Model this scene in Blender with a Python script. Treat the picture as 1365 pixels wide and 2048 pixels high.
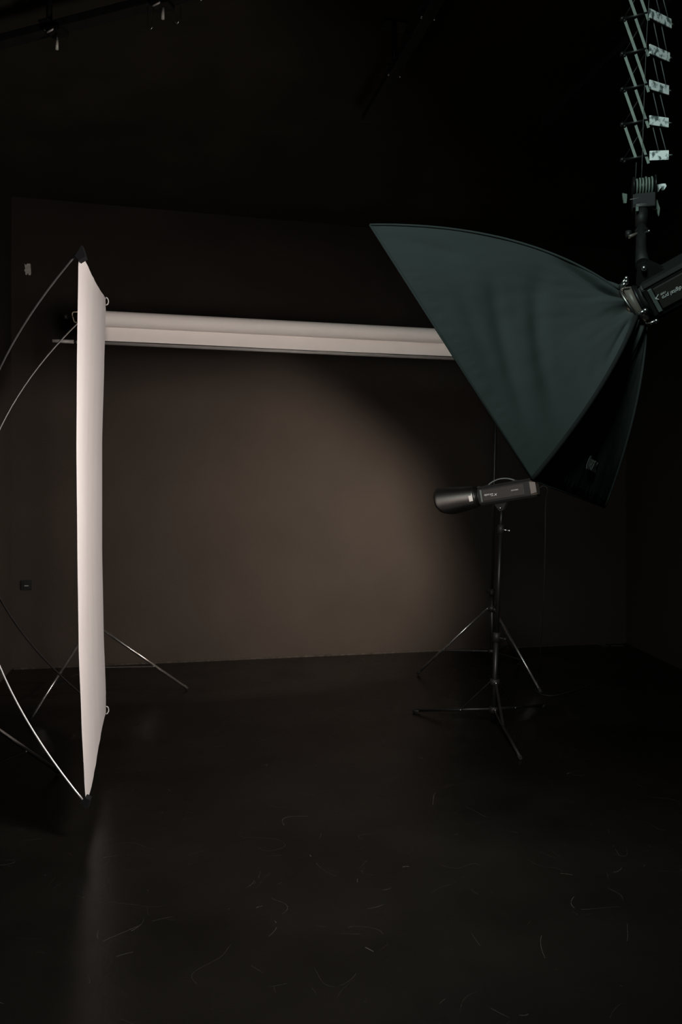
import bpy, bmesh, math, random
from mathutils import Vector, Matrix, noise as mnoise

# ------------------------------------------------------------------ clear
for o in list(bpy.data.objects):
    bpy.data.objects.remove(o, do_unlink=True)
scene = bpy.context.scene
COL = scene.collection
V = Vector
F, CAMZ = 1600.0, 1.4            # focal length in pixels, height of the camera

# ------------------------------------------------------------------ camera
cam_data = bpy.data.cameras.new('camera')
cam = bpy.data.objects.new('camera', cam_data)
COL.objects.link(cam)
cam.location = (0, 0, CAMZ)
cam.rotation_euler = (math.radians(90), 0, 0)
cam_data.sensor_fit = 'VERTICAL'
cam_data.sensor_height = 36
cam_data.sensor_width = 24
cam_data.lens = 36 * F / 2048
cam_data.clip_start = 0.02
scene.camera = cam

# ------------------------------------------------------------------ light levels
EXPOSURE = 0.0
SOFTBOX_STRENGTH = 92.0           # glowing front cloth of the softbox
STROBE_WATTS = 190.0              # modelling lamp in the background reflector
OVERHEAD_WATTS = 15.0             # cool lamp high up behind the photographer
AMBIENT = 0.007

scene.view_settings.view_transform = 'Standard'
scene.view_settings.look = 'None'
scene.view_settings.gamma = 1
scene.view_settings.use_curve_mapping = False
scene.view_settings.exposure = EXPOSURE
world = bpy.data.worlds.new('studio_world')
scene.world = world
world.use_nodes = True
world.node_tree.nodes['Background'].inputs['Color'].default_value = (0.9, 1.0, 0.95, 1)
world.node_tree.nodes['Background'].inputs['Strength'].default_value = AMBIENT


def light(name, kind, loc, target, watts, color, size=None, size_y=None, spread=180):
    d = bpy.data.lights.new(name, kind)
    d.energy = watts
    d.color = color
    if kind == 'AREA':
        d.shape = 'RECTANGLE'
        d.size = size
        d.size_y = size_y or size
        d.spread = math.radians(spread)
    else:
        d.shadow_soft_size = size
    o = bpy.data.objects.new(name, d)
    COL.objects.link(o)
    o.location = loc
    if target is not None:
        o.rotation_euler = (V(target) - V(loc)).to_track_quat('-Z', 'Y').to_euler()
    return o


light('overhead_daylight', 'AREA', (-0.35, 0.45, 4.05), (0.95, 2.65, 2.3), OVERHEAD_WATTS, (0.77, 1.0, 0.95), 0.8, 0.5, 80)


# ------------------------------------------------------------------ helpers
def px(x, y, D):
    """the place seen at pixel x, y when it stands D metres into the room"""
    return V(((x - 682.5) / F * D, D, CAMZ + (1024 - y) / F * D))


def fpx(x, y):
    D = CAMZ * F / (y - 1024)
    return V(((x - 682.5) / F * D, D, 0))


def mat(name, color, rough=0.6, metal=0.0, spec=0.5, var=0.15, scale=12.0, bump=0.0, bscale=200.0, sheen=0.0):
    m = bpy.data.materials.new(name)
    m.use_nodes = True
    nt = m.node_tree
    b = nt.nodes['Principled BSDF']
    tc = nt.nodes.new('ShaderNodeTexCoord')
    no = nt.nodes.new('ShaderNodeTexNoise')
    no.inputs['Scale'].default_value = scale
    no.inputs['Detail'].default_value = 5
    nt.links.new(tc.outputs['Object'], no.inputs['Vector'])
    r = nt.nodes.new('ShaderNodeValToRGB')
    r.color_ramp.elements[0].position = 0.3
    r.color_ramp.elements[1].position = 0.7
    r.color_ramp.elements[0].color = [c * (1 - var) for c in color] + [1]
    r.color_ramp.elements[1].color = [min(1, c * (1 + var)) for c in color] + [1]
    nt.links.new(no.outputs['Fac'], r.inputs['Fac'])
    nt.links.new(r.outputs['Color'], b.inputs['Base Color'])
    b.inputs['Roughness'].default_value = rough
    b.inputs['Metallic'].default_value = metal
    b.inputs['Specular IOR Level'].default_value = spec
    if sheen:
        b.inputs['Sheen Weight'].default_value = sheen
    if bump:
        n2 = nt.nodes.new('ShaderNodeTexNoise')
        n2.inputs['Scale'].default_value = bscale
        n2.inputs['Detail'].default_value = 3
        nt.links.new(tc.outputs['Object'], n2.inputs['Vector'])
        bp = nt.nodes.new('ShaderNodeBump')
        bp.inputs['Strength'].default_value = bump
        bp.inputs['Distance'].default_value = 0.004
        nt.links.new(n2.outputs['Fac'], bp.inputs['Height'])
        nt.links.new(bp.outputs['Normal'], b.inputs['Normal'])
    return m


class MB:
    """collects shapes in world coordinates and links them as ONE mesh object"""
    def __init__(self):
        self.bm = bmesh.new()

    def faces(self, pts, fs, smooth=False):
        vs = [self.bm.verts.new(p) for p in pts]
        for f in fs:
            try:
                fc = self.bm.faces.new([vs[i] for i in f])
                fc.smooth = smooth
            except ValueError:
                pass
        return self

    def box(self, c, ax, ay, az, bevel=0.0):
        """centre and three half-axis vectors"""
        c, ax, ay, az = V(c), V(ax), V(ay), V(az)
        b = bmesh.new()
        vs = [b.verts.new(c + ax * i + ay * j + az * k) for i in (-1, 1) for j in (-1, 1) for k in (-1, 1)]
        for f in ((0, 1, 3, 2), (4, 6, 7, 5), (0, 4, 5, 1), (2, 3, 7, 6), (0, 2, 6, 4), (1, 5, 7, 3)):
            b.faces.new([vs[i] for i in f])
        bmesh.ops.recalc_face_normals(b, faces=b.faces)
        if bevel:
            bmesh.ops.bevel(b, geom=list(b.edges), offset=bevel, segments=2, affect='EDGES', profile=0.6)
        self._merge(b)
        return self

    def _merge(self, b):
        me = bpy.data.meshes.new('tmp')
        b.to_mesh(me)
        b.free()
        self.bm.from_mesh(me)
        bpy.data.meshes.remove(me)

    def tube(self, pts, r, n=12, caps=True, smooth=True):
        pts = [V(p) for p in pts]
        rs = r if isinstance(r, (list, tuple)) else [r] * len(pts)
        rings = []
        up = None
        for i, p in enumerate(pts):
            t = (pts[min(i + 1, len(pts) - 1)] - pts[max(i - 1, 0)]).normalized()
            if up is None:
                up = t.cross(V((0, 0, 1)))
                if up.length < 1e-3:
                    up = t.cross(V((1, 0, 0)))
            up = (up - t * up.dot(t)).normalized()
            w = t.cross(up)
            rings.append([self.bm.verts.new(p + (up * math.cos(2 * math.pi * k / n) + w * math.sin(2 * math.pi * k / n)) * rs[i]) for k in range(n)])
        for a, b in zip(rings, rings[1:]):
            for k in range(n):
                f = self.bm.faces.new((a[k], a[(k + 1) % n], b[(k + 1) % n], b[k]))
                f.smooth = smooth
        if caps:
            self.bm.faces.new(rings[0][::-1])
            self.bm.faces.new(rings[-1])
        return self

    def ball(self, c, r, n=12):
        b = bmesh.new()
        bmesh.ops.create_uvsphere(b, u_segments=n, v_segments=max(6, n // 2), radius=r)
        for f in b.faces:
            f.smooth = True
        bmesh.ops.translate(b, verts=b.verts, vec=V(c))
        self._merge(b)
        return self

    def prism(self, prof, o, u, v, w, t0, t1, bevel=0.0):
        """outline prof in the u, v plane, pushed along w from t0 to t1"""
        o, u, v, w = V(o), V(u), V(v), V(w)
        b = bmesh.new()
        lo = [b.verts.new(o + u * p[0] + v * p[1] + w * t0) for p in prof]
        hi = [b.verts.new(o + u * p[0] + v * p[1] + w * t1) for p in prof]
        n = len(prof)
        for i in range(n):
            b.faces.new((lo[i], lo[(i + 1) % n], hi[(i + 1) % n], hi[i]))
        b.faces.new(lo[::-1])
        b.faces.new(hi)
        bmesh.ops.recalc_face_normals(b, faces=b.faces)
        if bevel:
            bmesh.ops.bevel(b, geom=list(b.edges), offset=bevel, segments=2, affect='EDGES')
        self._merge(b)
        return self

    def grid(self, fn, nu, nv, smooth=True):
        g = [[self.bm.verts.new(fn(i / nu, j / nv)) for j in range(nv + 1)] for i in range(nu + 1)]
        for i in range(nu):
            for j in range(nv):
                f = self.bm.faces.new((g[i][j], g[i + 1][j], g[i + 1][j + 1], g[i][j + 1]))
                f.smooth = smooth
        return self

    def build(self, name, m, parent=None, fix=True):
        if fix:
            bmesh.ops.recalc_face_normals(self.bm, faces=self.bm.faces)
        org = ORIGIN.get(parent.name, V((0, 0, 0))) if parent else V((0, 0, 0))
        bmesh.ops.translate(self.bm, verts=self.bm.verts, vec=-org)
        me = bpy.data.meshes.new(name)
        self.bm.to_mesh(me)
        self.bm.free()
        me.materials.append(m)
        o = bpy.data.objects.new(name, me)
        COL.objects.link(o)
        if parent:
            o.parent = parent
            ORIGIN[o.name] = org
        return o


ORIGIN = {}


def tag(o, label, cat, group=None):
    o['label'] = label
    o['category'] = cat
    if group:
        o['group'] = group
    return o


def thing(name, label, cat, loc, group=None):
    o = bpy.data.objects.new(name, None)
    o.empty_display_size = 0.05
    COL.objects.link(o)
    o.location = loc
    ORIGIN[o.name] = V(loc)
    return tag(o, label, cat, group)


def single(name, mb, m, label, cat, loc, group=None):
    """a thing that is one mesh, with its origin at loc"""
    bmesh.ops.recalc_face_normals(mb.bm, faces=mb.bm.faces)
    bmesh.ops.translate(mb.bm, verts=mb.bm.verts, vec=-V(loc))
    o = mb.build(name, m)
    o.location = loc
    return tag(o, label, cat, group)


def struct(name, mb, m):
    o = mb.build(name, m)
    o['kind'] = 'structure'
    return o


def lettering(name, parts, o, xd, yd, m, parent, label=None, shear=0.0, depth=0.0006, wrap=None):
    """parts: (text, size, x, y, horizontal stretch); real raised letters lying in the plane xd, yd at o"""
    xd, yd = V(xd).normalized(), V(yd).normalized()
    mb = MB()
    nd = xd.cross(yd)
    for txt, size, x0, y0, sx in parts:
        cu = bpy.data.curves.new('t', 'FONT')
        cu.body = txt
        cu.size = size
        cu.shear = shear
        cu.extrude = depth
        cu.resolution_u = 3
        to = bpy.data.objects.new('t', cu)
        COL.objects.link(to)
        bpy.context.view_layer.update()
        me = bpy.data.meshes.new_from_object(to.evaluated_get(bpy.context.evaluated_depsgraph_get()))
        for v in me.vertices:
            q = v.co
            v.co = wrap(x0 + q.x * sx, y0 + q.y, q.z) if wrap else V(o) + xd * (x0 + q.x * sx) + yd * (y0 + q.y) + nd * q.z
        mb.bm.from_mesh(me)
        bpy.data.objects.remove(to, do_unlink=True)
        bpy.data.meshes.remove(me)
    ob = mb.build(name, m, parent)
    if label:
        ob['label'] = label
    return ob


# ------------------------------------------------------------------ materials
M = {}
M['wall'] = mat('matte_black_wall_paint', (0.0230, 0.0190, 0.0163), 0.9, spec=0.1, var=0.10, scale=1.6, bump=0.25, bscale=90)
M['ceiling'] = mat('black_ceiling_paint', (0.024, 0.021, 0.0145), 0.9, spec=0.1, var=0.2, scale=2)
M['skirting'] = mat('scuffed_wall_foot', (0.024, 0.021, 0.018), 0.9, spec=0.1, var=0.45, scale=30)
M['black_metal'] = mat('black_painted_metal', (0.006, 0.006, 0.006), 0.42, spec=0.3, var=0.2, scale=20)
M['black_matte'] = mat('black_matte_metal', (0.008, 0.008, 0.008), 0.6, spec=0.25, var=0.2)
M['dark_plastic'] = mat('dark_plastic', (0.01, 0.01, 0.01), 0.55, spec=0.3, var=0.2)
M['leg'] = mat('black_satin_tube', (0.30, 0.29, 0.28), 0.25, metal=0.9, var=0.2, scale=30)
M['steel'] = mat('bare_steel', (0.62, 0.62, 0.6), 0.25, metal=1.0, var=0.1, scale=30)
M['cable'] = mat('dull_steel_cable', (0.09, 0.1, 0.1), 0.6, metal=0.2, spec=0.2)
M['bright_rod'] = mat('polished_steel_rod', (0.9, 0.9, 0.9), 0.28, metal=0.85, var=0.04)
M['black_rod'] = mat('black_fibre_rod', (0.03, 0.03, 0.03), 0.4, spec=0.5)
M['cloth_white'] = mat('white_reflector_cloth', (0.88, 0.835, 0.815), 0.85, spec=0.1, var=0.02, scale=8, bump=0.12, bscale=350)
nt_ = M['cloth_white'].node_tree
tr_ = nt_.nodes.new('ShaderNodeBsdfTranslucent')
tr_.inputs['Color'].default_value = (0.93, 0.89, 0.87, 1)
mx_ = nt_.nodes.new('ShaderNodeMixShader')
mx_.inputs['Fac'].default_value = 0.40
nt_.links.new(nt_.nodes['Principled BSDF'].outputs[0], mx_.inputs[1])
nt_.links.new(tr_.outputs[0], mx_.inputs[2])
nt_.links.new(mx_.outputs[0], nt_.nodes['Material Output'].inputs['Surface'])
M['pocket'] = mat('black_corner_webbing', (0.008, 0.008, 0.009), 0.85, spec=0.1)
M['white_toggle'] = mat('pale_elastic', (0.45, 0.45, 0.43), 0.7)
M['paper'] = mat('white_seamless_paper', (0.92, 0.86, 0.81), 0.8, spec=0.15, var=0.02, scale=3)
M['silver'] = mat('silver_reflector_lining', (0.78, 0.77, 0.76), 0.6, metal=0.0, var=0.05)
M['alu_tube'] = mat('grey_anodised_tube', (0.36, 0.34, 0.32), 0.5, metal=0.2, var=0.1)
M['tan_metal'] = mat('brass_tinted_hook', (0.42, 0.37, 0.27), 0.45, metal=0.5)
M['nylon'] = mat('black_softbox_nylon', (0.041, 0.048, 0.046), 0.7, spec=0.12, var=0.06, scale=6, bump=0.10, bscale=500)
M['seam'] = mat('black_binding_tape', (0.014, 0.015, 0.015), 0.8, spec=0.15)
M['print'] = mat('pale_grey_print', (0.55, 0.60, 0.55), 0.7)
M['white_print'] = mat('white_print', (0.85, 0.85, 0.83), 0.6)
M['panel'] = mat('brown_grey_side_panel', (0.032, 0.027, 0.025), 0.55, spec=0.35, var=0.08)
M['panel_rear'] = mat('bronze_grey_cap', (0.11, 0.09, 0.075), 0.45, spec=0.4)
M['strip'] = mat('grey_green_strip', (0.11, 0.13, 0.12), 0.6)
M['sticker'] = mat('white_paper_sticker', (0.72, 0.68, 0.64), 0.7, var=0.1, scale=300)
M['spun'] = mat('black_spun_metal', (0.20, 0.185, 0.175), 0.36, metal=1.0, var=0.1)
M['arm_alu'] = mat('pale_green_painted_steel', (0.13, 0.165, 0.14), 0.6, metal=0.1, var=0.15, scale=40)
M['switch'] = mat('black_plastic_plate', (0.004, 0.004, 0.004), 0.5, spec=0.2)
M['tape'] = mat('worn_floor_tape', (0.05, 0.052, 0.05), 0.7, var=0.4, scale=60)
M['chip'] = mat('bare_plaster', (0.42, 0.42, 0.36), 0.9, var=0.25, scale=60)
M['rubber'] = mat('black_rubber', (0.012, 0.012, 0.012), 0.8, spec=0.2)
M['cord'] = mat('grey_rubber_cord', (0.010, 0.010, 0.010), 0.6, spec=0.2)


def floor_material():
    m = bpy.data.materials.new('black_studio_floor')
    m.use_nodes = True
    nt = m.node_tree
    L = nt.links
    b = nt.nodes['Principled BSDF']
    tc = nt.nodes.new('ShaderNodeTexCoord')

    def nz(scale, detail=2.0, dist=0.0):
        n = nt.nodes.new('ShaderNodeTexNoise')
        n.inputs['Scale'].default_value = scale
        n.inputs['Detail'].default_value = detail
        n.inputs['Distortion'].default_value = dist
        L.new(tc.outputs['Object'], n.inputs['Vector'])
        return n.outputs['Fac']

    def mth(op, a, bb=None):
        n = nt.nodes.new('ShaderNodeMath')
        n.operation = op
        n.use_clamp = False
        for i, q in enumerate((a, bb)):
            if q is None:
                continue
            if isinstance(q, (int, float)):
                n.inputs[i].default_value = q
            else:
                L.new(q, n.inputs[i])
        return n.outputs[0]
    # thin, broken, curving scratches: level lines of a slow noise, cut by a quick one
    total = None
    for sc, wd, ms in ((1.3, 0.00035, 5.0), (2.3, 0.0005, 8.0), (3.7, 0.0006, 6.5), (5.1, 0.0007, 4.0)):
        line = mth('LESS_THAN', mth('ABSOLUTE', mth('SUBTRACT', nz(sc, 0.4, 0.5), 0.5)), wd)
        keep = mth('GREATER_THAN', nz(ms, 2.0), 0.60)
        s = mth('MULTIPLY', line, keep)
        total = s if total is None else mth('MAXIMUM', total, s)
    r = nt.nodes.new('ShaderNodeValToRGB')
    r.color_ramp.elements[0].position = 0.3
    r.color_ramp.elements[1].position = 0.75
    r.color_ramp.elements[0].color = (0.0028, 0.0026, 0.0022, 1)
    r.color_ramp.elements[1].color = (0.0058, 0.0054, 0.0046, 1)
    L.new(nz(1.7, 6.0), r.inputs['Fac'])
    mx = nt.nodes.new('ShaderNodeMix')
    mx.data_type = 'RGBA'
    L.new(total, mx.inputs['Factor'])
    L.new(r.outputs['Color'], mx.inputs['A'])
    mx.inputs['B'].default_value = (0.036, 0.035, 0.031, 1)
    L.new(mx.outputs['Result'], b.inputs['Base Color'])
    rr = nt.nodes.new('ShaderNodeMapRange')
    L.new(nz(2.4, 4.0), rr.inputs['Value'])
    rr.inputs['To Min'].default_value = 0.20
    rr.inputs['To Max'].default_value = 0.34
    L.new(rr.outputs['Result'], b.inputs['Roughness'])
    b.inputs['Specular IOR Level'].default_value = 0.13
    bp = nt.nodes.new('ShaderNodeBump')
    bp.inputs['Strength'].default_value = 0.12
    bp.inputs['Distance'].default_value = 0.002
    L.new(nz(60, 3.0), bp.inputs['Height'])
    L.new(bp.outputs['Normal'], b.inputs['Normal'])
    return m


M['floor'] = floor_material()


def plate_material():
    """bright sheet-metal plates whose pale coat has come off in patches"""
    m = bpy.data.materials.new('flaking_white_plate')
    m.use_nodes = True
    nt = m.node_tree
    b = nt.nodes['Principled BSDF']
    tc = nt.nodes.new('ShaderNodeTexCoord')
    mp = nt.nodes.new('ShaderNodeMapping')
    mp.inputs['Scale'].default_value = (60, 60, 45)
    n = nt.nodes.new('ShaderNodeTexNoise')
    n.inputs['Scale'].default_value = 1.0
    n.inputs['Detail'].default_value = 4
    r = nt.nodes.new('ShaderNodeValToRGB')
    r.color_ramp.elements[0].position = 0.40
    r.color_ramp.elements[0].color = (0.10, 0.13, 0.12, 1)
    r.color_ramp.elements[1].position = 0.52
    r.color_ramp.elements[1].color = (0.86, 0.90, 0.88, 1)
    nt.links.new(tc.outputs['Object'], mp.inputs['Vector'])
    nt.links.new(mp.outputs['Vector'], n.inputs['Vector'])
    nt.links.new(n.outputs['Fac'], r.inputs['Fac'])
    nt.links.new(r.outputs['Color'], b.inputs['Base Color'])
    b.inputs['Roughness'].default_value = 0.6
    return m


M['plate'] = plate_material()


def glow(name, color, strength):
    m = bpy.data.materials.new(name)
    m.use_nodes = True
    b = m.node_tree.nodes['Principled BSDF']
    b.inputs['Base Color'].default_value = (0.8, 0.8, 0.8, 1)
    b.inputs['Emission Color'].default_value = (*color, 1)
    b.inputs['Emission Strength'].default_value = strength
    return m


WARM = (1.0, 0.835, 0.70)
M['diffuser'] = glow('lit_diffuser_cloth', (1.0, 0.90, 0.85), SOFTBOX_STRENGTH)

# ------------------------------------------------------------------ the room
H = 4.2                                     # ceiling height
BL, BR = V((-2.93, 7.10, 0)), V((3.05, 8.55, 0))     # foot of the back wall, left and right
wd = (BR - BL).normalized()
wn = V((wd.y, -wd.x, 0))                    # out of the back wall, into the room
UP = V((0, 0, 1))


def slab(a, b, nrm, h0, h1, t=0.12):
    a, b = V(a), V(b)
    c = (a + b) / 2 - nrm * (t / 2) + UP * ((h0 + h1) / 2)
    return MB().box(c, (b - a) / 2, nrm * (t / 2), UP * ((h1 - h0) / 2))


struct('floor', MB().box((0.3, 3.1, -0.06), (5.2, 0, 0), (0, 6.4, 0), (0, 0, 0.06)), M['floor'])
struct('ceiling', MB().box((0.3, 3.1, H + 0.06), (5.2, 0, 0), (0, 6.4, 0), (0, 0, 0.06)), M['ceiling'])
struct('wall_back', slab(BL - wd * 0.12, BR + wd * 0.12, wn, 0, H), M['wall'])
ln = wd.copy()                              # left wall: square to the back wall
struct('wall_left', slab(BL, BL + wn * 3.6, ln, 0, H), M['wall'])
RE = V((3.02, 1.5, 0))
rn = V((-1, 0, 0))
struct('wall_right', slab(RE, BR, rn, 0, H), M['wall'])
struct('baseboard_back', slab(BL + wd * 0.02 + wn * 0.008, BR - wd * 0.02 + wn * 0.008, wn, 0, 0.016, 0.008), M['skirting'])
struct('baseboard_right', slab(RE - V((0.008, 0, 0)), BR - V((0.008, 0.06, 0)), rn, 0, 0.012, 0.008), M['skirting'])


def on_back(x, y):
    """where the pixel's sight line meets the back wall"""
    k = (x - 682.5) / F
    s = wd.y / wd.x
    D = (BL.y - s * BL.x) / (1 - s * k)
    return px(x, y, D)


# ------------------------------------------------------------------ stands
def clamp_collar(mb, p, d, r, h):
    mb.tube([p - d * h, p + d * h], r, 14)


def tripod(name, label, cat, base, apex, top, low, feet, r, group=None, cap_top=True, upper_r=None):
    """stand with sloping legs: apex, top, low are points on the pole"""
    t = thing(name, label, cat, base, group)
    d = (top - base).normalized()
    ur = upper_r or r * 0.72
    knee = apex + d * 0.14
    mb = MB().tube([base + d * 0.16, knee], r, 14)
    mb.build('lower_pole', M['black_metal'], t)
    MB().tube([knee, top], ur, 14).build('upper_pole', M['black_metal'], t)
    mid = knee + (top - knee) * 0.42
    for q in (knee, mid):
        mb = MB()
        clamp_collar(mb, q, d, r * 1.35, 0.028)
        c = mb.build('collar', M['dark_plastic'], t)
        k = MB().tube([q + V((-r, -0.3 * r, 0)), q + V((-r - 0.028, -0.01, 0))], 0.005, 8)
        k.tube([q + V((-r - 0.028, -0.01, 0)), q + V((-r - 0.042, -0.014, 0))], 0.012, 10)
        k.build('knob', M['dark_plastic'], c)
    mb = MB()
    clamp_collar(mb, apex, d, r * 1.7, 0.022)
    hub = mb.build('leg_hub', M['dark_plastic'], t)
    mb = MB()
    clamp_collar(mb, low, d, r * 1.5, 0.016)
    mb.build('brace_hub', M['dark_plastic'], t)
    for f in feet:
        h = (f - base)
        h.z = 0
        h.normalize()
        a = apex + h * (r * 2.0)
        l = MB()
        l.tube([a, f + V((0, 0, 0.012))], 0.0105, 12)
        leg = l.build('leg', M['leg'], t)
        e = (f - a).normalized()
        MB().tube([f - e * 0.035 + V((0, 0, 0.013)), f + V((0, 0, 0.011))], 0.0125, 10).build('rubber_foot', M['rubber'], leg)
        j = a + (f - a) * 0.62
        lo = low + h * (r * 1.7)
        s = e.cross(UP).normalized()
        b = MB()
        bd = j - lo
        b.box((lo + j) / 2, bd / 2, s * 0.010, bd.normalized().cross(s) * 0.0045, 0.002)
        b.build('brace', M['black_metal'], t)
        MB().ball(a + V((0, -0.012, 0)), 0.006, 8).build('rivet', M['steel'], leg)
        MB().ball(j + V((0, -0.012, 0)), 0.005, 8).build('rivet', M['steel'], leg)
    return t


# left and right stand of the paper backdrop
LP = V(((185 - 682.5) / F * 5.95, 5.95, 0))
RP = V(((984 - 682.5) / F * 6.70, 6.70, 0))
ROLLZ = 2.84
tripod('backdrop_stand', 'black backdrop tripod stand behind the white panel with one shiny leg showing right of it', 'stand',
       LP, LP + V((0, 0, 0.55)), LP + V((0, 0, ROLLZ - 0.07)), LP + V((0, 0, 0.24)),
       [fpx(375, 1380), fpx(58, 1447), LP + V((-0.20, 0.68, 0))], 0.017, 'backdrop stands')
tripod('backdrop_stand', 'tall black backdrop tripod stand behind the strobe, nearest the back wall', 'stand',
       RP, RP + V((0, 0, 0.59)), RP + V((0.045, 0, ROLLZ - 0.07)), RP + V((0, 0, 0.235)),
       [fpx(835, 1350), fpx(1083, 1388), RP + V((0.35, 0.55, 0))], 0.0185, 'backdrop stands')

# paper roll, crossbar, weight tube
ra = V((LP.x, LP.y, ROLLZ))
rb = V((RP.x + 0.045, RP.y, ROLLZ + 0.008))
rdv = (rb - ra).normalized()
rfw = V((rdv.y, -rdv.x, 0)).normalized()    # towards the camera
rfw = rfw if rfw.y < 0 else -rfw
cb = thing('crossbar', 'thin black bar running through the paper roll between the two backdrop stands', 'bar', (ra + rb) / 2)
MB().tube([ra - rdv * 0.10, rb + rdv * 0.10], 0.014, 14).build('bar', M['black_metal'], cb)
for p, sg in ((ra, -1), (rb, 1)):
    MB().tube([p + rdv * sg * 0.012 - UP * 0.072, p + rdv * sg * 0.012 + UP * 0.03], 0.019, 12).build('socket', M['dark_plastic'], cb)

pr = thing('paper_roll', 'white seamless paper backdrop rolled up on the bar with a short tail hanging', 'backdrop', (ra + rb) / 2)
p0, p1 = ra + rdv * 0.07, rb - rdv * 0.12
R0 = 0.061


def spiral(u, v):
    # outer wrap: starts at a loose front edge, runs round and leaves down the back
    a = math.radians(170 + 360 * v)
    rr = R0 - 0.004 + 0.004 * v
    return p0 + (p1 - p0) * u + rfw * (math.cos(a) * rr) + UP * (math.sin(a) * rr)


mb = MB().grid(spiral, 4, 64)
for p in (p0, p1):
    mb.tube([p + rdv * (0.0005 if p is p0 else -0.0005), p + rdv * (0.002 if p is p0 else -0.002)], R0 - 0.005, 40)
mb.build('roll', M['paper'], pr)
tail_back = 0.030


def tail(u, v):
    top = UP * (-0.045)
    return p0 + (p1 - p0) * u + rfw * (-tail_back - 0.006 * math.sin(v * math.pi)) + top + UP * (-0.112 * v + 0.0012 * math.sin(u * 9))


tl = MB().grid(tail, 60, 8).build('hanging_tail', M['paper'], pr)
sm = tl.modifiers.new('s', 'SOLIDIFY')
sm.thickness = 0.0012
wz = UP * (-0.174)
wt = thing('weight_tube', 'slim grey tube just under the paper tail, sticking out left of the white panel', 'tube', (ra + rb) / 2 + wz)
w0 = px(110, 677, 5.86)
w0 = ra + wz - rfw * tail_back - rdv * 0.285
w1 = rb + wz - rfw * tail_back - rdv * 0.02
MB().tube([w0 + rdv * 0.17, w1], 0.0125, 14).build('tube', M['alu_tube'], wt)
MB().tube([w0, w0 + rdv * 0.15], 0.0135, 14).build('end_sleeve', M['alu_tube'], wt)
MB().tube([w0 + rdv * 0.148, w0 + rdv * 0.172], 0.008, 10).build('joint', M['dark_plastic'], wt)

# pale bent hook at the left end of the crossbar
hp = px(150, 634, 5.93)
hk = thing('roll_hook', 'small pale bent metal hook with black thumb screw left of the white panel', 'hook', hp)
wpts = [px(162, 623.5, 5.93), px(147, 624, 5.93), px(144.5, 627, 5.93), px(145, 632, 5.93), px(147.5, 640, 5.93), px(149, 644, 5.93), px(153, 645, 5.93), px(162, 645, 5.93)]
MB().tube(wpts, 0.0042, 10).build('bent_wire', M['tan_metal'], hk)
MB().tube([px(133, 633, 5.93), px(170, 633, 5.93)], 0.0045, 8).build('screw', M['black_metal'], hk)
MB().tube([px(129, 633.5, 5.93), px(134.5, 633.3, 5.93)], 0.017, 12).build('knob', M['dark_plastic'], hk)

# ------------------------------------------------------------------ white reflector panel on the left
T1, B1 = px(160, 500, 3.40), px(171.5, 1607, 3.40)
T2, B2 = px(211.5, 596, 4.60), px(212, 1427, 4.60)
pc = (T1 + T2 + B1 + B2) / 4
pn = (B1 - T1).cross(T2 - T1).normalized()
pn = pn if pn.x > 0 else -pn                # right-hand, lit side
rp = thing('reflector_panel', 'tall white fabric reflector panel stretched on crossed bent rods, seen nearly edge on', 'reflector', V((pc.x, pc.y, 0.155)))


def curve(tab, t):
    for (t0, a), (t1, b) in zip(tab, tab[1:]):
        if t <= t1:
            w = (t - t0) / (t1 - t0)
            w = w * w * (3 - 2 * w) * 0.35 + w * 0.65
            return a + (b - a) * w
    return tab[-1][1]


# outline of the stretched cloth: sideways lean of the near and far edge from top to bottom
NEAR = [(0, -1.108), (0.025, -1.117), (0.2, -1.1230), (0.36, -1.1252), (0.55, -1.121), (0.72, -1.1155), (0.85, -1.104), (0.96, -1.0915), (1, -1.085)]
FAR = [(0, -1.3555), (0.03, -1.3535), (0.15, -1.362), (0.35, -1.3745), (0.6, -1.3745), (0.8, -1.366), (0.95, -1.3530), (1, -1.3530)]


def panel_pt(s, t):
    a = V((curve(NEAR, t), 3.40, T1.z + (B1.z - T1.z) * t))
    b = V((curve(FAR, t), 4.60, T2.z + (B2.z - T2.z) * t))
    p = a + (b - a) * s
    q = 4 * s * (1 - s)
    dn_ = (B1 - T1).normalized()
    p = p + dn_ * (0.015 * q * (1 - t) ** 4 + 0.5 * s * (1 - s) * (0.62 - s) * t ** 8)
    k = 4 * t * (1 - t)
    cr = -0.008 * k * q + 0.0006 * math.sin(31 * s + 7 * t) + 0.0004 * math.sin(57 * s - 11 * t + 1.3) + 0.002 * mnoise.noise(V((s * 4, t * 2, 1.7)))
    cr += 0.003 * math.exp(-((s - 0.92) ** 2 + ((t - 0.05) * 2) ** 2) / 0.02) * math.sin(30 * (s + 2 * t))
    cr += 0.002 * math.exp(-((s - 0.55 - 0.6 * (t - .68)) / 0.02) ** 2) * math.exp(-((t - 0.68) / 0.05) ** 2)
    return p + pn * cr * q


mb = MB()
mb.grid(panel_pt, 48, 130)
cl = mb.build('reflector_cloth', M['cloth_white'], rp, fix=True)
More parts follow.
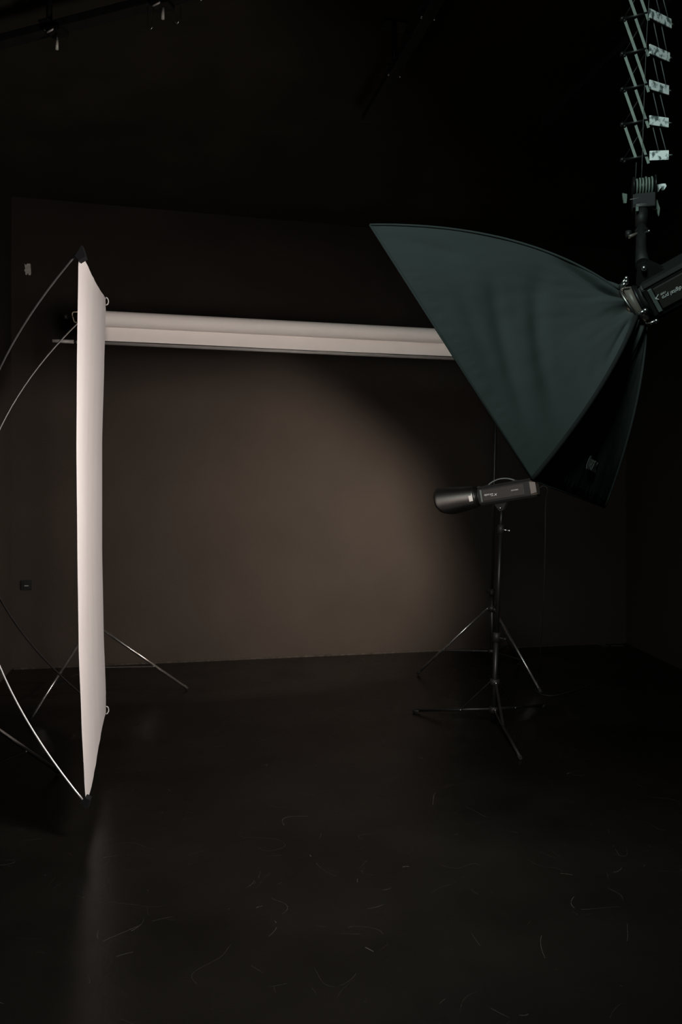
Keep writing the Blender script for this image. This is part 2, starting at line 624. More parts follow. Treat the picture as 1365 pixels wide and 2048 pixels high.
# corner pockets
for outl in ([(163.5, 489), (167, 500), (170.8, 512.5), (157.3, 521), (149.5, 512)], [(170.2, 1595.5), (179.3, 1600.5), (175, 1618), (172.5, 1621), (161.5, 1604)]):
    fr = [px(x, y, 3.385) for x, y in outl]
    bk2 = [px(x, y, 3.385) + V((-0.004, 0.045, 0)) for x, y in outl]
    n = len(fr)
    MB().faces(fr + bk2, [tuple(range(n)), tuple(range(2 * n - 1, n - 1, -1))] + [(i, (i + 1) % n, n + (i + 1) % n, n + i) for i in range(n)]).build('corner_pocket', M['pocket'], rp)
dn = (B1 - T1).normalized()
for c, sg in ((T2, 1), (B2, -1)):
    q = c + dn * (0.005 * sg)
    o = q + (T2 - T1).normalized() * 0.004
    pts = [o + UP * (0.022 * math.cos(a)) + V((0.012, 0.012, 0)) * math.sin(a) - UP * 0.012 * sg for a in [i * math.pi / 8 for i in range(9)]]
    MB().tube(pts, 0.0035, 8).build('corner_loop', M['white_toggle'], rp)

BOW = 0.57


def rod(a, b, n=44):
    return [a + (b - a) * (i / n) - pn * (BOW * 4 * (i / n) * (1 - i / n)) for i in range(n + 1)]


MB().tube(rod(T1, B2), 0.0052, 10).build('bent_rod', M['black_rod'], rp)['label'] = 'dull black bent rod'
MB().tube(rod(T2, B1), 0.0045, 10).build('bent_rod', M['bright_rod'], rp)['label'] = 'bright shiny bent rod'
hubp = (T1 + B2 + T2 + B1) / 4 - pn * BOW
MB().box(hubp, V((0.02, 0, 0)), V((0, 0.035, 0)), V((0, 0, 0.05)), 0.006).build('rod_hub', M['dark_plastic'], rp)

# the stand that carries it, mostly out of the frame
PB = V((hubp.x - 0.05, hubp.y, 0))
tripod('panel_stand', 'tripod stand carrying the white panel, only one leg showing at the left edge', 'stand',
       PB, PB + V((0, 0, 0.43)), V((PB.x, PB.y, hubp.z + 0.08)), PB + V((0, 0, 0.12)),
       [fpx(117, 1548), PB + V((-0.12, 0.58, 0)), PB + V((-0.10, -0.6, 0))], 0.017)

# ------------------------------------------------------------------ studio strobes
def strobe(name, label, O, fw, side, upv, yoke_at, yoke_mat):
    """O: middle of the front face, fw: where it points, upv: its own upper side, side: the side that faces us"""
    fw, sd = V(fw).normalized(), V(side)
    sd = (sd - fw * sd.dot(fw)).normalized()
    up0 = V(upv)
    upv = fw.cross(sd).normalized()
    if upv.dot(up0) < 0:
        upv = -upv
    t = thing(name, label, 'studio light', O - fw * 0.18)
    hw, hh, Lb = 0.058, 0.058, 0.375
    prof = [(-hw, -hh + .012), (-hw + .012, -hh), (hw - .012, -hh), (hw, -hh + .012), (hw, hh - .012), (hw - .012, hh), (-hw + .012, hh), (-hw, hh - .012)]
    mb = MB().prism(prof, O, sd, upv, fw, -Lb + 0.03, 0, 0.002)
    body = mb.build('body', M['dark_plastic'], t)
    for s in (-1, 1):
        # top and bottom rails that overhang the side
        MB().prism([(-hw - .003, .0), (hw + .003, .0), (hw - .004, .014), (-hw + .004, .014)], O + upv * s * (hh - 0.010), sd, upv * s, fw, -Lb - 0.004, -0.008, 0.002).build('rail', M['black_matte'], t)
    side_o = O + sd * hw
    MB().box(side_o - fw * 0.168, fw * 0.138, sd * 0.004, upv * 0.036, 0.003).build('side_panel', M['panel'], t)
    MB().box(side_o - fw * 0.021, fw * 0.006, sd * 0.005, upv * 0.040, 0.002).build('front_strip', M['strip'], t)
    MB().box(side_o - sd * 2 * hw - fw * 0.168, fw * 0.138, sd * 0.004, upv * 0.036, 0.003).build('side_panel', M['panel'], t)
    cap = [(-hw, -hh + .02), (-hw + .02, -hh), (hw - .02, -hh), (hw, -hh + .02), (hw, hh - .02), (hw - .02, hh), (-hw + .02, hh), (-hw, hh - .02)]
    b = MB()
    o = O - fw * (Lb - 0.03)
    n = len(cap)
    pts = [o + sd * p[0] + upv * p[1] for p in cap] + [o - fw * 0.035 + sd * p[0] * 0.82 + upv * p[1] * 0.82 for p in cap]
    b.faces(pts, [tuple(range(n)), tuple(range(2 * n - 1, n - 1, -1))] + [(i, (i + 1) % n, n + (i + 1) % n, n + i) for i in range(n)])
    b.build('rear_cap', M['panel_rear'], t)
    # front collar and bayonet ring
    MB().tube([O - fw * 0.002, O + fw * 0.016], [0.056, 0.053], 32).build('front_collar', M['dark_plastic'], t)
    MB().tube([O + fw * 0.014, O + fw * 0.024], 0.060, 32).build('bayonet_ring', M['black_metal'], t)
    MB().box(O + upv * 0.062 + fw * 0.004, fw * 0.010, sd * 0.006, upv * 0.006, 0.001).build('release_catch', M['dark_plastic'], t)
    # carrying handle
    hx = [(-0.06 - 0.19 * i / 14, 0.058 + 0.034 * math.sin(math.pi * i / 14) ** 0.7) for i in range(15)]
    mb = MB()
    for (a0, b0), (a1, b1) in zip(hx, hx[1:]):
        q0, q1 = O + fw * a0 + upv * b0, O + fw * a1 + upv * b1
        dd = (q1 - q0)
        mb.box((q0 + q1) / 2, dd * 0.53, sd * 0.013, dd.normalized().cross(sd) * 0.0035)
    mb.build('handle', M['strip'], t)
    for a0 in (-0.06, -0.25):
        MB().box(O + fw * a0 + upv * 0.061, fw * 0.012, sd * 0.015, upv * 0.006, 0.001).build('handle_foot', M['dark_plastic'], t)
    # printed words, reading from the front backwards
    so = side_o + sd * 0.0044
    xd = -fw
    if xd.cross(upv).dot(sd) < 0:
        xd = fw
        so0 = so - fw * 0.105
        so1 = so - fw * 0.285
    else:
        so0 = so - fw * 0.040
        so1 = so - fw * 0.222
    lettering('printed_name', [('digital pro', 0.0165, 0, 0, 0.92), ('X', 0.021, 0.066, -0.0105, 1.3), ('1000', 0.008, 0.044, -0.0095, 1.1)], so0 - upv * 0.002, xd, upv, M['white_print'], t, 'white printed name', 0.25)
    lettering('maker_logo', [('O', 0.0125, 0, 0, 1.0), ('FOMEX', 0.0105, 0.0115, 0.0007, 1.05)], so1 - upv * 0.001, xd, upv, M['white_print'], t, 'white printed logo')
    # yoke under it
    yk = O - fw * yoke_at - upv * 0.058
    for s in (-1, 1):
        MB().prism([(-0.045, 0.004), (0.055, 0.004), (0.012, -0.058), (-0.012, -0.058)], yk + sd * s * 0.02, -fw, upv, sd, -0.003, 0.003, 0.001).build('yoke_plate', M[yoke_mat], t)
    MB().tube([yk - upv * 0.040 - sd * 0.03, yk - upv * 0.040 + sd * 0.024], 0.006, 10).ball(yk - upv * 0.040 + sd * 0.027, 0.009, 10).build('yoke_bolt', M['steel'], t)
    return t, fw, sd, upv, yk - upv * 0.045


O1 = V((0.930, 5.32, 1.505))
FW1 = V((-0.885, 0.44, -0.15)).normalized()
st1, f1, s1, u1, mount1 = strobe('studio_strobe', 'black studio strobe with long background reflector on a light stand', O1, FW1, V((0, -1, 0.02)), UP, 0.125, 'black_metal')

# background reflector: a spun tube cut off at a slant, long side towards the camera
bk = -s1                                     # across, away from the camera
NR = 96


CUT = [(-20, .044), (10, .054), (34, .080), (46, .097), (62, .155), (82, .228), (105, .258), (150, .270), (190, .264), (220, .236), (245, .188), (270, .138), (300, .085), (325, .052), (340, .044)]


def cut(phi):
    d = (math.degrees(phi) + 20) % 360 - 20
    for (a0, t0), (a1, t1) in zip(CUT, CUT[1:]):
        if d <= a1:
            w = (d - a0) / (a1 - a0)
            return t0 + (t1 - t0) * w
    return CUT[-1][1]


def refl(u, v, dr=0.0):
    phi = 2 * math.pi * u
    t = cut(phi) * v
    r = 0.072 + 0.125 * t + dr
    return O1 + f1 * (0.026 + t) + (bk * math.cos(phi) + u1 * math.sin(phi)) * r


mb = MB().grid(lambda u, v: refl(u, v), NR, 14)
bmesh.ops.remove_doubles(mb.bm, verts=mb.bm.verts, dist=1e-5)
rf = mb.build('background_reflector', M['spun'], st1)
sm = rf.modifiers.new('s', 'SOLIDIFY')
sm.thickness = 0.0015
sm.offset = -1
MB().tube([O1 + f1 * 0.022, O1 + f1 * 0.0285], [0.062, 0.0725], 48).build('reflector_back', M['spun'], st1)
# white sticker on it
sk = []
mbs = MB()


def stick(u, v):
    phi = math.radians(180 - 10 + 28 * v)
    t = 0.010 + 0.024 * u
    r = 0.072 + 0.125 * t + 0.0012
    return O1 + f1 * (0.026 + t) + (bk * math.cos(phi) + u1 * math.sin(phi)) * r


mbs.grid(stick, 2, 10).build('paper_sticker', M['sticker'], rf)['label'] = 'small white paper sticker'
# glass dome and modelling lamp
lin = MB().grid(lambda u, v: refl(u, 0.04 + v * 0.95, -0.0035), NR, 10).build('reflector_lining', M['silver'], rf)
sm = lin.modifiers.new('s', 'SOLIDIFY')
sm.thickness = 0.001
sm.offset = 0
MB().tube([O1 + f1 * 0.024, O1 + f1 * 0.030], [0.020, 0.018], 20).build('lamp_socket', M['dark_plastic'], st1)
sp = light('modelling_lamp', 'AREA', O1 + f1 * 0.036, (0.45, 7.9, 1.12), STROBE_WATTS, WARM, 0.028)
sp.data.shape = 'DISK'

# light stand under it: flat spread legs
SB = V(((987 - 682.5) / F * 5.24, 5.24, 0))
ls = thing('light_stand', 'thin black light stand with low flat legs in front of the backdrop stand', 'stand', SB)
dls = (mount1 - SB).normalized()
zt = mount1
kn = SB + dls * 0.58
MB().tube([SB + dls * 0.05, kn], 0.0175, 14).build('lower_pole', M['black_metal'], ls)
MB().tube([kn, zt - dls * 0.13], 0.0135, 14).build('upper_pole', M['black_metal'], ls)
MB().tube([zt - dls * 0.15, zt + dls * 0.01], 0.010, 12).build('spigot', M['black_metal'], ls)
for q, r_ in ((kn, 0.024), (zt - dls * 0.135, 0.020)):
    c = MB().tube([q - dls * 0.03, q + dls * 0.03], r_, 14).build('collar', M['dark_plastic'], ls)
    MB().tube([q, q + V((0.05, -0.02, -0.01))], 0.005, 8).ball(q + V((0.052, -0.021, -0.01)), 0.009, 10).build('knob', M['steel'] if q is not kn else M['dark_plastic'], c)
hubl, hubh = SB + dls * 0.105, SB + dls * 0.285
MB().tube([hubl - dls * 0.02, hubl + dls * 0.02], 0.030, 14).build('leg_hub', M['dark_plastic'], ls)
MB().tube([hubh - dls * 0.02, hubh + dls * 0.02], 0.030, 14).build('brace_hub', M['dark_plastic'], ls)
for f in (fpx(832, 1425.5), fpx(1088, 1415), fpx(1040, 1518)):
    h = f - SB
    h.z = 0
    h.normalize()
    a = hubl + h * 0.03
    leg = MB().tube([a, f + V((0, 0, 0.016))], 0.0095, 12).build('leg', M['black_metal'], ls)
    MB().tube([f - h * 0.03 + V((0, 0, 0.016)), f + h * 0.02 + V((0, 0, 0.0125))], 0.0115, 10).build('rubber_foot', M['rubber'], leg)
    j = a + (f + V((0, 0, 0.016)) - a) * 0.38
    s = h.cross(UP)
    b = MB()
    ba = hubh + h * 0.03
    bd = j - ba
    b.box((ba + j) / 2, bd / 2, s * 0.008, bd.normalized().cross(s) * 0.004, 0.002)
    b.build('brace', M['black_metal'], ls)
    for q in (a + V((0, -0.013, 0.006)), j + V((0, -0.010, 0)), hubh + h * 0.03 + V((0, -0.008, 0))):
        MB().ball(q, 0.006, 8).build('rivet', M['steel'], leg)

# its power cord
rear = O1 - f1 * 0.39
cp = [rear + u1 * -0.012, rear - f1 * 0.03 + u1 * 0.0, rear - f1 * 0.055 - UP * 0.03, px(1092, 1010, 5.2), px(1091, 1100, 5.25), px(1088, 1200, 5.4), px(1084, 1260, 5.6),
      px(1080, 1330, 5.95), fpx(1076, 1372) + UP * 0.05, fpx(1074, 1384) + UP * 0.006, fpx(1110, 1392) + UP * 0.005, fpx(1180, 1372) + UP * 0.005]


def smooth_path(p, n=8):
    out = []
    for i in range(len(p) - 1):
        a, b, c, d = p[max(i - 1, 0)], p[i], p[i + 1], p[min(i + 2, len(p) - 1)]
        for k in range(n):
            t = k / n
            out.append(0.5 * ((2 * b) + (c - a) * t + (2 * a - 5 * b + 4 * c - d) * t * t + (3 * b - a - 3 * c + d) * t ** 3))
    out.append(p[-1])
    return out


single('power_cord', MB().tube(smooth_path(cp), 0.0038, 8), M['cord'], 'thin dark power cord hanging from the back of the strobe to the floor', 'cord', rear)

# ------------------------------------------------------------------ hanging softbox
RR = px(1268, 613, 2.56)
cA, cB, cC = px(740, 450, 2.485), px(1065, 960, 2.315), px(1210, 1015, 2.63)
cD = cA + cC - cB
mc = (cA + cC) / 2
sn = (cB - cA).cross(cC - cB).normalized()
sn = sn if sn.dot(mc - RR) > 0 else -sn      # the way the softbox points
sb = thing('softbox', 'large dark green softbox hanging from the ceiling lift and tilted down to the left', 'softbox', mc)


def ringpt(c):
    d = c - RR
    d = d - sn * d.dot(sn)
    return RR + d.normalized() * 0.078


def rodpt(c, v):
    bul = 0.125 if (c - cA).length < 1e-6 else 0.05
    e = ringpt(c)
    rad = c - mc
    ax = (e - c).normalized()
    pr_ = rad.normalized()
    pr_ = (pr_ - ax * pr_.dot(ax)).normalized()
    m = c * 0.42 + e * 0.58 + pr_ * bul
    return c * (1 - v) ** 2 + m * 2 * v * (1 - v) + e * v * v


def fabric(ci, cj, seed, creases):
    mid = (ci + cj) / 2
    nrm = (cj - ci).cross(RR - ci).normalized()
    if nrm.dot(mid - mc) < 0:
        nrm = -nrm

    def fn(u, v):
        p = rodpt(ci, v) * (1 - u) + rodpt(cj, v) * u
        q = 4 * u * (1 - u)
        w = math.sin(math.pi * min(1, v * 1.0))
        # cloth pulled in between the rods, mouth edge slightly hollow
        p = p - nrm * (0.035 * q * w * w)
        d = 0.0
        for (u1, v1, u2, v2, wd_, amp) in creases:
            # a fold running from (u1, v1) to (u2, v2)
            g = V((u2 - u1, v2 - v1))
            h = V((u - u1, v - v1))
            al = h.dot(g) / g.length_squared
            ac = (h.x * g.y - h.y * g.x) / g.length
            d += amp * math.exp(-(ac / wd_) ** 2) / (1 + math.exp(-14 * al)) / (1 + math.exp(14 * (al - 1)))
        d += 0.004 * mnoise.noise(V((u * 5 + seed, v * 4, 0))) + 0.0016 * mnoise.noise(V((u * 17 + seed, v * 9, 3)))
        # puckered stitches along the hem
        d += 0.0016 * math.exp(-((v - 0.045) / 0.014) ** 2) * (1 + math.sin(u * 160 + 3 * math.sin(u * 23)))
        # gathers at the ring
        d += 0.010 * max(0, v - 0.72) / 0.28 * math.sin(u * 15 + seed) * q
        return p + nrm * d * (q ** 0.5)
    return fn


# folds: from (u, v) to (u, v), width, height
cr_main = [(0.27, 0.33, 0.82, 0.12, 0.035, -0.011), (0.20, 0.57, 0.86, 0.265, 0.045, -0.009), (0.31, 0.17, 0.63, 0.106, 0.030, -0.005),
           (0.03, 0.72, 0.30, 0.97, 0.05, -0.022), (0.05, 0.03, 0.12, 0.25, 0.03, -0.007), (0.35, 0.45, 0.85, 0.19, 0.04, 0.005), (0.88, 0.90, 0.95, 0.65, 0.03, -0.010)]
cr_low = [(0.3, 0.5, 0.4, 0.1, 0.06, -0.012), (0.6, 0.6, 0.7, 0.1, 0.05, -0.010)]
side_ob = None
for (ci, cj, seed, crs) in ((cA, cB, 1.0, cr_main), (cB, cC, 5.0, cr_low), (cC, cD, 9.0, cr_low), (cD, cA, 13.0, cr_low)):
    fo = MB().grid(fabric(ci, cj, seed, crs), 90, 72).build('fabric_side', M['nylon'], sb)
    s_ = fo.modifiers.new('s', 'SOLIDIFY')
    s_.thickness = 0.002
    s_.offset = 0
for c in (cA, cB, cC, cD):
    MB().tube([rodpt(c, i / 26) for i in range(27)], 0.0075 if c is cB else 0.0045, 8).build('rod_seam', M['seam'] if c is cB else M['nylon'], sb)
for ci, cj in ((cA, cB), (cB, cC), (cC, cD), (cD, cA)):
    MB().tube([ci, (ci + cj) / 2, cj], 0.0028, 8).build('mouth_hem', M['nylon'], sb)
# front cloth, set a little back into the mouth
q = [rodpt(c, 0.035) for c in (cA, cB, cC, cD)]
qc = sum(q, V()) / 4
q = [p + (qc - p).normalized() * 0.028 for p in q]
mb = MB()
mb.faces(q + [p - sn * 0.003 for p in q], [(0, 1, 2, 3), (7, 6, 5, 4), (0, 4, 5, 1), (1, 5, 6, 2), (2, 6, 7, 3), (3, 7, 4, 0)])
mb.build('diffuser', M['diffuser'], sb)['label'] = 'glowing white front cloth'
# speed ring
su = (ringpt(cA) - RR).normalized()
sv = sn.cross(su)
mb = MB()
rp_ = []
for i in range(49):
    a = 2 * math.pi * i / 48
    rp_.append(RR + su * math.cos(a) * 0.074 + sv * math.sin(a) * 0.074 - sn * 0.002)
mb.tube(rp_, 0.006, 8, caps=False)
ring = mb.build('speed_ring', M['spun'], sb)
for c in (cA, cB, cC, cD):
    e = ringpt(c)
    d = (e - RR).normalized()
    MB().tube([e - sn * 0.006, e - sn * 0.030 + d * 0.006], 0.0065, 10).ball(e - sn * 0.032 + d * 0.007, 0.0085, 10).build('rod_socket', M['steel'], ring)
# printed logo on the shadowed side
fl = fabric(cB, cC, 5.0, cr_low)


def proj(p):
    return (682.5 + F * p.x / p.y, 1024 - F * (p.z - CAMZ) / p.y)


best = min((((proj(fl(i / 120, j / 120))[0] - 1167) ** 2 + (proj(fl(i / 120, j / 120))[1] - 937) ** 2), i / 120, j / 120) for i in range(6, 116) for j in range(2, 60))
lu, lv = best[1], best[2]
LU, LV = (cC - cB).length, 0.80
lnrm = (cC - cB).cross(RR - cB).normalized()
lnrm = lnrm if lnrm.dot((cB + cC) / 2 - mc) > 0 else -lnrm


def on_cloth(x, y, z):
    return fl(lu + x / LU, lv + y / LV) + lnrm * (0.0065 + z)


lettering('printed_logo', [('O', 0.082, 0.0, 0, 0.34), ('I', 0.048, 0.0095, 0.012, 0.4), ('FOMEX', 0.062, 0.026, 0.003, 0.31)], V(), V((1, 0, 0)), V((0, 1, 0)), M['print'], sb, 'grey printed logo', wrap=on_cloth)

# strobe behind the softbox, hanging upside down
FW2 = V((-0.78, 0.47, -0.40)).normalized()
O2 = RR - FW2 * 0.045
st2, f2, s2, u2, mount2 = strobe('studio_strobe', 'black studio strobe hanging upside down at the back of the softbox', O2, FW2, V((0.15, -1.0, -0.25)), -UP, 0.035, 'black_matte')
MB().tube([O2 + f2 * 0.02, O2 + f2 * 0.046], [0.058, 0.070], 40).build('mount_flange', M['panel_rear'], st2)

# ------------------------------------------------------------------ ceiling lift (pantograph)
Lp, Rp = V((0.982, 2.780, 0)), V((1.056, 2.747, 0))
zs = [3.113 - 0.1225 * k for k in range(-9, 5)]       # levels, the lowest last
pg = thing('pantograph_lift', 'tall scissor lift of pale arms and white plates hanging from the ceiling top right', 'ceiling lift', V((1.06, 2.76, H)))
ends = {}
for k, z in zip(range(-9, 5), zs):
    D = {0: 2.808, 1: 2.80, 2: 2.786, 3: 2.766, 4: 2.742}.get(k, 2.815)
    ends[k] = V((1.160 - 0.009 * max(k, 0), D, z))


def nodeL(k):
    return Lp + UP * (3.113 - 0.1225 * k)


def nodeR(k):
    return Rp + UP * (3.113 - 0.1225 * k)


def flat_bar(mb, a, b, w, th, nrm):
    d = (b - a)
    x = d.normalized()
    n = (nrm - x * nrm.dot(x)).normalized()
    mb.box((a + b) / 2, d / 2, x.cross(n) * (w / 2), n * (th / 2), min(w, th) * 0.2)


facing = V((-0.4, -0.9, 0.1)).normalized()
for k in range(-9, 5):
    # axle across, with end nuts
    mb = MB().tube([nodeL(k), nodeR(k)], 0.0058, 10)
    ax = mb.build('axle', M['black_metal'], pg)
    MB().ball(nodeL(k) - V((0.004, 0, 0)), 0.009, 8).ball(nodeL(k) + V((0.003, -0.004, -0.008)), 0.006, 8).build('nut', M['black_metal'], ax)
    # pale plate on the other face
    e = ends[k]
    r_ = nodeR(k) + V((0.004, 0, 0))
    d = e - r_
    h_ = 0.0165
    mb = MB()
    mb.box((r_ + e) / 2, d / 2, UP * h_, d.cross(UP).normalized() * 0.002, 0.0012)
    pl = mb.build('spring_plate', M['plate'], pg)
    MB().tube([e - d.normalized() * 0.002, e + d.normalized() * 0.012], 0.003, 8).build('pin', M['arm_alu'], pl)
for k in range(-9, 4):
    # long pale arms: down from the left end, through the middle, to the right end
    m1 = (nodeL(k + 1) + nodeR(k + 1)) / 2 + facing * 0.004
    a = nodeL(k) + V((0.004, -0.004, -0.008))
    mb = MB()
    flat_bar(mb, a, m1, 0.0095, 0.003, facing)
    mb.build('arm', M['arm_alu'], pg)
    if k + 2 <= 4:
        mb = MB()
        m0 = (nodeL(k + 1) + nodeR(k + 1)) / 2 + facing * 0.004 - UP * 0.012
        flat_bar(mb, m0, nodeR(k + 2) + V((0.0, -0.003, -0.028)), 0.0090, 0.003, facing)
        mb.build('arm', M['arm_alu'], pg)
    # dark thin counter arms behind
    mb = MB().tube([nodeR(k) + V((0, 0.01, 0)), nodeL(k + 1) + V((0, 0.012, 0))], 0.0024, 8)
    mb.build('counter_arm', M['black_metal'], pg)
    e, e1 = ends[k], ends[k + 1]
    mb = MB().tube([nodeR(k) * 0.75 + e * 0.25 - UP * 0.016 + V((0, 0.006, 0)), nodeR(k + 1) * 0.45 + e1 * 0.55 + UP * 0.016 + V((0, 0.006, 0))], 0.0018, 8)
    mb.build('rear_arm', M['cable'], pg)
    mb = MB().tube([nodeR(k) * 0.40 + e * 0.60 - UP * 0.016 + V((0, 0.006, 0)), nodeR(k + 1) * 0.08 + e1 * 0.92 + UP * 0.014 + V((0, 0.006, 0))], 0.0018, 8)
    mb.build('rear_arm', M['cable'], pg)
top = V((1.06, 2.77, H))
MB().box(top - UP * 0.012, V((0.11, 0, 0)), V((0, 0.07, 0)), V((0, 0, 0.012)), 0.002).build('ceiling_plate', M['black_metal'], pg)
# pull cable
cab = [px(1299, -200, 2.75), px(1299, 0, 2.73), px(1295, 60, 2.73), px(1291, 150, 2.73), px(1288, 230, 2.73), px(1285, 330, 2.73), px(1284, 362, 2.73)]
MB().tube([V((1.055, 2.75, H - 0.01))] + cab, 0.0010, 6).build('cable', M['cable'], pg)
MB().tube([px(1273.5, 325, 2.73), px(1272, 362, 2.73)], 0.0009, 6).build('cable', M['cable'], pg)
# drum with wound cable
dc = px(1289, 376, 2.70)
dax = V((0.95, -0.25, 0.0)).normalized()
MB().tube([dc - dax * 0.034, dc + dax * 0.034], 0.024, 28).build('drum', M['black_metal'], pg)
dv = dax.cross(UP).normalized()
for i, rr_ in enumerate((0.029, 0.031, 0.030, 0.033, 0.030, 0.032)):
    c = dc + dax * (-0.024 + 0.0095 * i)
    pts = [c + (UP * math.cos(2 * math.pi * j / 28) + dv * math.sin(2 * math.pi * j / 28)) * rr_ for j in range(29)]
    MB().tube(pts, 0.0032, 8, caps=False).build('cable_winding', M['arm_alu'], pg)
for s in (-1, 1):
    MB().tube([dc + dax * s * 0.032, dc + dax * s * 0.037], 0.038, 28).build('drum_flange', M['black_metal'], pg)
# housing and side brackets
MB().box(px(1288, 405, 2.70), dax * 0.036, dv * 0.025, UP * 0.024, 0.003).build('housing', M['black_matte'], pg)
for (x0, y0, x1, y1) in ((1261, 399, 1279, 396), (1273, 409, 1294, 407.5), (1273, 411.5, 1294, 410)):
    MB().tube([px(x0, y0, 2.665), px(x1, y1, 2.665)], 0.0009, 6).build('edge_strip', M['alu_tube'], pg)


def plate_px(pts, D, th, m, name='bracket'):
    a = [px(x, y, D) for x, y in pts]
    n = len(a)
    bk_ = V((0, th, 0))
    MB().faces(a + [p + bk_ for p in a], [tuple(range(n)), tuple(range(2 * n - 1, n - 1, -1))] + [(i, (i + 1) % n, n + (i + 1) % n, n + i) for i in range(n)]).build(name, m, pg)


plate_px([(1246, 386), (1255, 388), (1255, 396), (1254, 406), (1249, 406), (1247, 395)], 2.69, 0.006, M['arm_alu'])
plate_px([(1297, 374), (1310, 370.5), (1326, 367), (1332, 367), (1334, 372), (1329, 380), (1326, 380), (1325, 374), (1321, 378), (1313, 391), (1311, 391), (1306, 389), (1302, 380)], 2.70, 0.006, M['plate'])
plate_px([(1309, 396), (1316, 399), (1318, 408), (1321, 416), (1319, 432), (1316, 424), (1316, 419), (1307, 417), (1305, 405)], 2.69, 0.006, M['arm_alu'])
plate_px([(1273, 413), (1278, 413), (1278, 422), (1273, 422)], 2.665, 0.004, M['arm_alu'])
# spigot column with clamp levers, down to the strobe's yoke
col_t, col_b = px(1284, 420, 2.69), mount2 + V((0, 0, 0.0))
MB().tube([col_t, px(1284, 455, 2.68)], 0.020, 16).build('spigot_column', M['black_matte'], pg)
MB().tube([px(1284, 452, 2.68), px(1283, 490, 2.62), px(1283, 505, 2.60), col_b], [0.0165, 0.0165, 0.0175, 0.022], 14).build('spigot', M['black_matte'], pg)
cc = px(1284, 467, 2.67)
MB().tube([cc - UP * 0.014, cc + UP * 0.014], 0.021, 16).build('clamp', M['dark_plastic'], pg)
MB().tube([cc, px(1297, 463, 2.62)], 0.0035, 8).ball(px(1299, 462.5, 2.62), 0.0055, 10).build('clamp_lever', M['steel'], pg)
MB().tube([px(1259, 474, 2.64), px(1275, 468, 2.65)], 0.006, 8).build('clamp_knob', M['panel_rear'], pg)
MB().tube([px(1258, 462, 2.65), px(1258, 476, 2.65)], 0.010, 10).build('clamp_knob', M['dark_plastic'], pg)
MB().tube([px(1276, 477, 2.66), px(1290, 477.5, 2.66)], 0.004, 8).build('clamp_plate', M['panel_rear'], pg)

# ------------------------------------------------------------------ ceiling rails
rail_d = V((-0.257, 1.0, 0)).normalized()


def rail(name, label, end, z, length, two, hangers, group=None, off=V((-0.10, -0.235, 0)), d=None):
    d = d or rail_d
    t = thing(name, label, 'ceiling rail', V((end.x, end.y, z)), group)
    sd = d.cross(UP)
    offs = [V((0, 0, 0)), off] if two else [V((0, 0, 0))]
    for q in offs:
        a = V((end.x, end.y, z)) + q
        b = a - d * length
        MB().box((a + b) / 2, (b - a) / 2, sd * 0.032, UP * 0.022, 0.004).build('rail_bar', M['black_matte'], t)
        MB().box(a + d * 0.006, d * 0.006, sd * 0.036, UP * 0.027, 0.002).build('end_stop', M['dark_plastic'], t)
    for s in hangers:
        p = V((end.x, end.y, z)) - d * s + (off * 0.5 if two else V((0, 0, 0)))
        MB().tube([p, V((p.x, p.y, H - 0.01))], 0.016, 12).build('hanger_rod', M['black_metal'], t)
        MB().box(V((p.x, p.y, H - 0.006)), sd * 0.07, d * 0.05, UP * 0.006, 0.002).build('hanger_plate', M['black_metal'], t)
        MB().box(p + UP * 0.022, sd * (0.17 if two else 0.05), d * 0.03, UP * 0.006, 0.002).build('hanger_bracket', M['black_metal'], t)
        for sg in (-1, 1):
            MB().ball(p + sd * sg * 0.035 - UP * 0.022 + UP * (0.04 if two else 0), 0.008, 8).build('bolt', M['steel'], t)
    return t


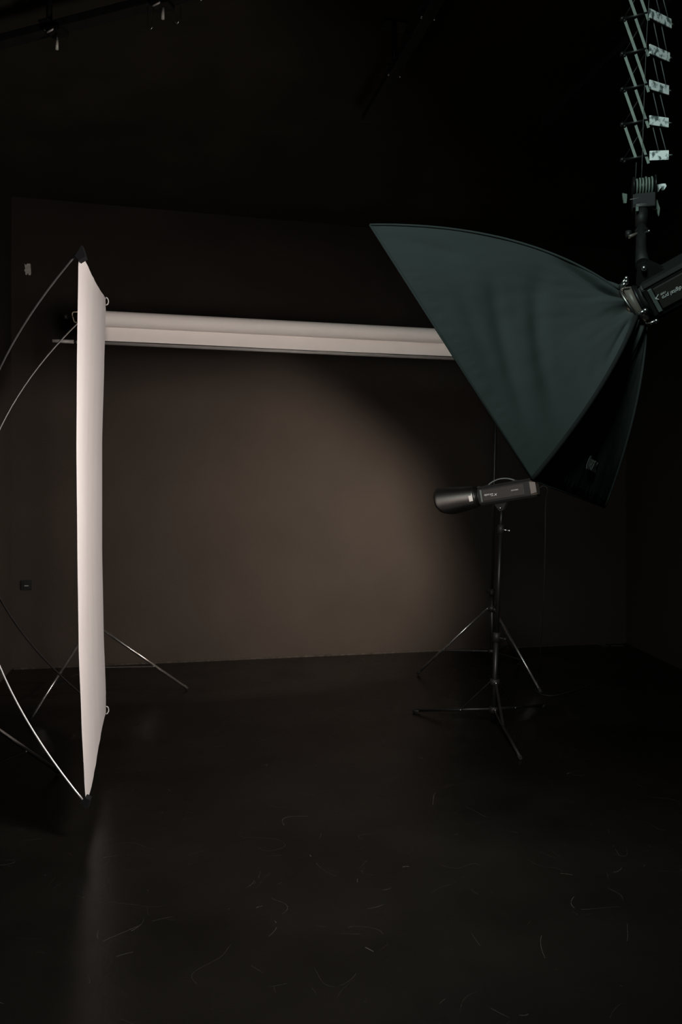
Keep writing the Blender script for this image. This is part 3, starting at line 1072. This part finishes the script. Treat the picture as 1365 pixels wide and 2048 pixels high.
rail('ceiling_rail', 'black double ceiling rail left of the scissor lift', V((1.435, 5.40, 0)), 3.93, 2.6, True, (0.95,), 'black ceiling rails')
rail('ceiling_rail', 'single black ceiling rail running towards the top middle of the room', V((0.17, 5.13, 0)), 3.93, 2.4, False, (0.55, 1.1), 'black ceiling rails')
ld = (px(320, 12, 4.02) - px(114, 62, 4.24))
ld.z = 0
ld.normalize()
lend = V((px(114, 62, 4.24).x, 4.24, 0)) - ld * 0.75
rail('ceiling_rail', 'black ceiling rail crossing the dark top left corner with fittings on it', lend, 3.97, 2.2, False, (0.7, 1.6), 'black ceiling rails', d=-ld)
for (x, y, D, h_, lab) in ((114, 80, 4.22, 0.05, 'small dark fitting with a pale peg hanging under the rail at far top left'),
                           (326, 16, 4.00, 0.055, 'dark fitting with a pale peg and wire loops at the top edge')):
    p = px(x, y, D)
    ztop = 3.945
    ft = thing('rail_fitting', lab, 'fitting', V((p.x, p.y, ztop)), 'fittings on the left ceiling rail')
    MB().box(V((p.x, p.y, ztop - 0.012)), V((0.045, -0.016, 0)), V((0.012, 0.034, 0)), UP * 0.012, 0.003).build('clamp', M['black_metal'], ft)
    MB().tube([V((p.x, p.y, ztop - 0.02)), V((p.x, p.y, p.z))], 0.009, 10).build('stem', M['black_metal'], ft)
    MB().tube([V((p.x, p.y, p.z)), V((p.x, p.y, p.z - h_))], 0.0075, 10).build('peg', M['chip'], ft)
    MB().tube([V((p.x - 0.045, p.y - 0.02, ztop - 0.026)), V((p.x - 0.005, p.y - 0.034, ztop - 0.018))], 0.005, 8).build('latch', M['alu_tube'], ft)
    if x > 200:
        for (ox, dz, w) in ((-0.075, 0.10, 0.030), (0.055, 0.07, 0.035)):
            a = V((p.x + ox, p.y - 0.005, ztop - 0.02))
            MB().tube([a, a + V((0, 0, -dz)), a + V((w * 0.5, 0, -dz - 0.018)), a + V((w, 0, -dz + 0.01)), a + V((w, 0, 0))], 0.0018, 6).build('wire_loop', M['steel'], ft)

# ------------------------------------------------------------------ small things on the walls and floor
p = on_back(53.5, 1170)
sw = thing('wall_socket', 'small square black socket plate low on the back wall near the left corner', 'socket', p)
MB().box(p + wn * 0.006, wd * 0.047, UP * 0.043, wn * 0.006, 0.003).build('plate', M['switch'], sw)
MB().box(p + wn * 0.013, wd * 0.026, UP * 0.024, wn * 0.002, 0.001).build('insert', M['switch'], sw)
MB().box(p + wn * 0.015 - UP * 0.006, wd * 0.017, UP * 0.0025, wn * 0.0015).build('label_strip', M['alu_tube'], sw)
p = on_back(55.5, 539)
rng = random.Random(4)
out = []
prof = [(-6.2, -11.5), (-4.3, -9.2), (-2.4, -9.0), (-1.2, -11.6), (4.6, -11.8), (5.6, -9.5), (5.8, -3), (6.2, 3), (6.4, 8), (5.4, 11), (2, 11.6), (0.8, 8.5), (-0.8, 8.2), (-1.6, 11.3), (-4.2, 10.6), (-4.6, 5), (-6.2, 3.2), (-5.8, 0.5), (-4.6, -1.5), (-5.2, -4.5)]
kx = p.y / F
single('wall_plaster_patch', MB().prism([(x * kx, -y * kx) for x, y in prof], p, wd, UP, wn, 0.0005, 0.004), M['chip'], 'small torn pale patch high on the back wall near the left corner', 'patch', p)
a, b = fpx(1197, 1286.5), fpx(1213, 1293)
d = (b - a).normalized()
s = d.cross(UP)
tp = MB()
tp.box((a + b) / 2 + s * 0.02 + UP * 0.0015, d * (b - a).length / 2, s * 0.006, UP * 0.0015)
tp.box((a + b) / 2 - s * 0.02 + UP * 0.0015, d * (b - a).length / 2, s * 0.006, UP * 0.0015)
single('floor_tape', tp, M['tape'], 'faint double strip of tape on the floor by the back right corner', 'tape', (a + b) / 2)
a, b = fpx(1222, 1291.5), fpx(1247, 1291.5)
d = (b - a).normalized()
single('floor_tape', MB().box((a + b) / 2 + UP * 0.0015, d * (b - a).length / 2, d.cross(UP) * 0.006, UP * 0.0015), M['tape'], 'faint single straight tape line on the floor at the right corner', 'tape', (a + b) / 2)
